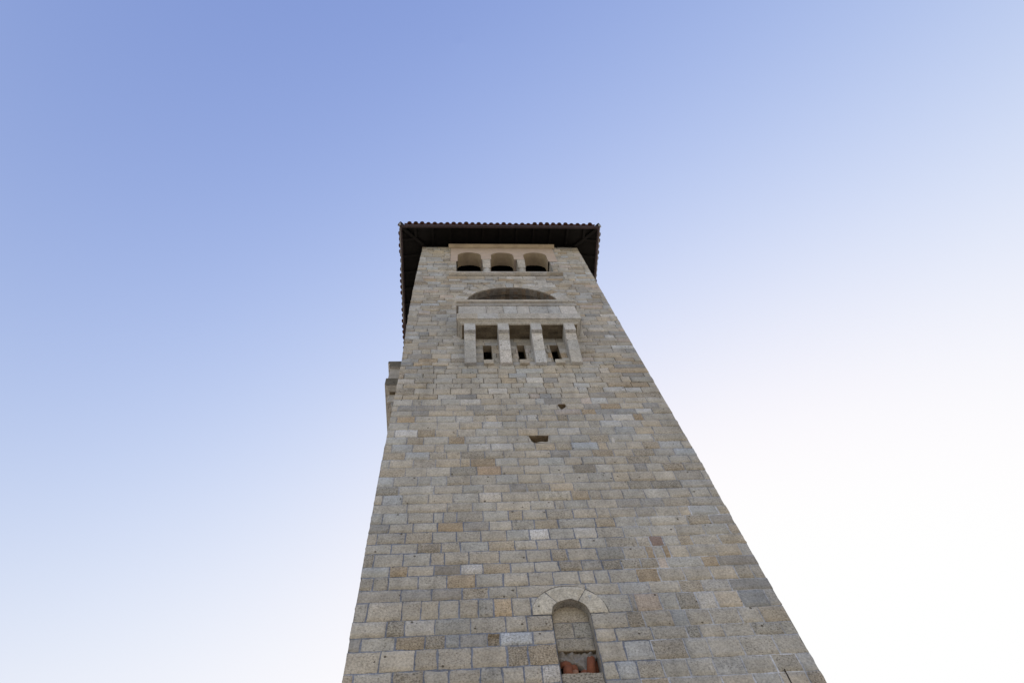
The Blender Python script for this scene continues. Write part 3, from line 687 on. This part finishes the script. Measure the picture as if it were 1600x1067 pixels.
# ------------------------------------------------------------------ roof
OV = .975; EZ = 32.10; PITCH = .36
x0r, x1r, y0r, y1r = -3.5 - OV, 3.48 + OV, -OV, DEP + OV
cxr, cyr = (x0r + x1r) / 2, (y0r + y1r) / 2
SIDES = []          # (origin at eave left seen from outside, along, inward, length)
SIDES.append((Vector((x0r, y0r, 0)), Vector((1, 0, 0)), Vector((0, 1, 0)), x1r - x0r))
SIDES.append((Vector((x1r, y0r, 0)), Vector((0, 1, 0)), Vector((-1, 0, 0)), y1r - y0r))
SIDES.append((Vector((x1r, y1r, 0)), Vector((-1, 0, 0)), Vector((0, -1, 0)), x1r - x0r))
SIDES.append((Vector((x0r, y1r, 0)), Vector((0, -1, 0)), Vector((1, 0, 0)), y1r - y0r))
deck = MB()
for o_, al, inn, L in SIDES:        # boarded underside of the eaves
    nb = 8
    for k in range(nb):
        a = k * 1.35 / nb; b = (k + 1) * 1.35 / nb - .008
        P = [o_ + al * a + inn * a + Vector((0, 0, EZ - .05 + a * PITCH)), o_ + al * (L - a) + inn * a + Vector((0, 0, EZ - .05 + a * PITCH)),
             o_ + al * (L - b) + inn * b + Vector((0, 0, EZ - .05 + b * PITCH)), o_ + al * b + inn * b + Vector((0, 0, EZ - .05 + b * PITCH))]
        i = [deck.vert(p) for p in P]; deck.face(i)
    P = [o_ + Vector((0, 0, EZ - .02)), o_ + al * L + Vector((0, 0, EZ - .02)), Vector((cxr, cyr, EZ - .02 + 4.46 * PITCH))]
    deck.face([deck.vert(p) for p in P])
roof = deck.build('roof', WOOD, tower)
fs = MB()
for o_, al, inn, L in SIDES:
    t_ = .10
    P = [o_ + al * 0 - inn * 0, o_ + al * L, o_ + al * (L - t_) + inn * t_, o_ + al * t_ + inn * t_]
    lo_ = [fs.vert(p + Vector((0, 0, EZ - .17))) for p in P]; hi_ = [fs.vert(p + Vector((0, 0, EZ + .0))) for p in P]
    fs.face(lo_[::-1]); fs.face(hi_)
    for k in range(4): fs.face((lo_[k], lo_[(k + 1) % 4], hi_[(k + 1) % 4], hi_[k]))
bev(fs.build('fascia', FASC, roof), .006)
def beam(name, a, b, wd, ht, material, parent):
    d = (b - a).normalized(); s = d.cross(Vector((0, 0, 1))).normalized(); u = s.cross(d)
    mb = MB(); ids = []
    for p in (a, b): ids.append([mb.vert(p + s * x + u * z) for x, z in ((-wd / 2, -ht), (wd / 2, -ht), (wd / 2, 0), (-wd / 2, 0))])
    mb.face(ids[0]); mb.face(ids[1][::-1])
    for k in range(4): mb.face((ids[0][k], ids[1][k], ids[1][(k + 1) % 4], ids[0][(k + 1) % 4]))
    return mb.build(name, material, parent)
for o_, al, inn, L in SIDES:
    nr = 11
    for k in range(nr):
        s = L * (k + .9) / (nr + .8)
        ins = min(1.15, min(s, L - s) - .12)
        if ins < .25: continue
        a = o_ + al * s + inn * .05 + Vector((0, 0, EZ - .06 + .05 * PITCH)); b = o_ + al * s + inn * ins + Vector((0, 0, EZ - .06 + ins * PITCH))
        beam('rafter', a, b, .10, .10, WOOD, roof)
    a = o_ + (al + inn) * .06 + Vector((0, 0, EZ - .06 + .06 * PITCH)); b = o_ + (al + inn) * 1.2 + Vector((0, 0, EZ - .06 + 1.2 * PITCH))
    beam('hip_rafter', a, b, .13, .13, WOOD, roof)
wp = MB()            # wall plate closing the gap between masonry and roof
for (a, b, c_, d) in ((-3.45, 3.43, .05, .25), (-3.45, 3.43, DEP - .25, DEP - .05), (-3.45, -3.25, .26, DEP - .26), (3.23, 3.43, .26, DEP - .26)):
    wp.box(a, b, c_, d, TOP - .05, EZ + .40)
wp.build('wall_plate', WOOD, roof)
# barrel tiles: covers and pans laid in strips up every slope, ragged at the eave
tl = MB(); pitch_n = 32; ov = .085
def tile_strip(o_, al, inn, s, wdt, is_cover, length, start, drop):
    n_ = 8; r = wdt / 2
    steps = max(1, int((length - start) / .36)); rows = []
    for q_ in range(steps):
        for (f, lift) in ((0, .035), (1, 0.0)):
            t_ = start + (q_ + f) * (length - start) / steps
            if f == 1: t_ += .03
            row = []
            for k in range(n_ + 1):
                th = math.pi * k / n_; rr = r * (1.0 if f == 0 else .9)
                ds = -rr * math.cos(th); dz = rr * .8 * math.sin(th) * (1 if is_cover else -1) * (1 if is_cover else .8)
                tq = t_ + (.065 * (1 - math.sin(th)) if q_ == 0 and f == 0 and is_cover else 0)
                row.append(o_ + al * (s + ds) + inn * tq + Vector((0, 0, EZ + .055 + t_ * PITCH + lift + dz + (0.02 if is_cover else .03) + drop)))
            rows.append(row)
    for j in range(0, len(rows), 2):
        cl = col0
        top = [tl.vert(p) for p in rows[j]]; end = [tl.vert(p) for p in rows[j + 1]]
        inner = [tl.vert(p - Vector((0, 0, .018))) for p in rows[j]]; iend = [tl.vert(p - Vector((0, 0, .018))) for p in rows[j + 1]]
        for k in range(n_):
            tl.face((top[k], top[k + 1], end[k + 1], end[k]), cl, True)
            if j == 0 or True:
                tl.face((inner[k + 1], inner[k], iend[k], iend[k + 1]), cl, True)
                tl.face((inner[k], inner[k + 1], top[k + 1], top[k]), cl)
for si, (o_, al, inn, L) in enumerate(SIDES):
    pw = L / pitch_n
    for k in range(pitch_n):
        s = (k + .5) * pw
        ln = min(s, L - s) - .02
        if si == 3 and abs((y1r - s) - .70) < pw * .55: continue    # the gap where a cover tile has slipped off the left eave
        st = -ov - .01 + random.uniform(-.03, .024)
        if ln > .12: tile_strip(o_, al, inn, s, pw * .74, True, max(ln, .2), st, random.uniform(-.012, .014))
    for k in range(pitch_n + 1):
        s = k * pw; ln = min(s, L - s)
        if ln > .12: tile_strip(o_, al, inn, s, pw * .62, False, ln, -ov + .04 + random.uniform(-.01, .01), 0)
tl.build('roof_tiles', TILE, roof)
hp = MB()
for o_, al, inn, L in SIDES:      # hip capping
    a = o_ + Vector((0, 0, EZ + .10)); b = Vector((cxr, cyr, EZ + .14 + 4.46 * PITCH)); d = (b - a).normalized(); s_ = d.cross(Vector((0, 0, 1))).normalized(); u_ = s_.cross(d)
    Lh = (b - a).length; nn = int(Lh / .38)
    for q_ in range(nn):
        p0 = a + d * (Lh * q_ / nn - .04); p1 = a + d * (Lh * (q_ + 1) / nn + .03); rows = []
        for p, r in ((p0, .115), (p1, .095)):
            rows.append([p + s_ * (-r * math.cos(math.pi * k / 8)) + u_ * (r * math.sin(math.pi * k / 8) - .02) for k in range(9)])
        ids = [[hp.vert(v) for v in row] for row in rows]
        for k in range(8): hp.face((ids[0][k], ids[0][k + 1], ids[1][k + 1], ids[1][k]), col0, True)
hp.build('hip_tiles', TILE, roof)
for cx_, cy_, sx, sy in ((x0r, y0r, -1, -1), (x1r, y0r, 1, -1)):      # pale flashing wrapping the two front corners
    fm = MB(); fm.box(cx_ - .045 if sx < 0 else cx_ - .05, cx_ + .05 if sx < 0 else cx_ + .045, cy_ - .05, cy_ + .05, EZ - .14, EZ + .16)
    fl_ = fm.build('corner_flashing', LEAD, roof); bev(fl_, .02, 2)
    sm_ = MB(); xx = cx_ + sx * .006
    sm_.box(min(xx, xx - sx * .03), max(xx, xx - sx * .03), cy_ + .055, cy_ + 4.6, EZ - .175, EZ - .11)
    sm_.build('eave_strip', LEAD, roof)  # pale grey strip along the lower edge of each side fascia
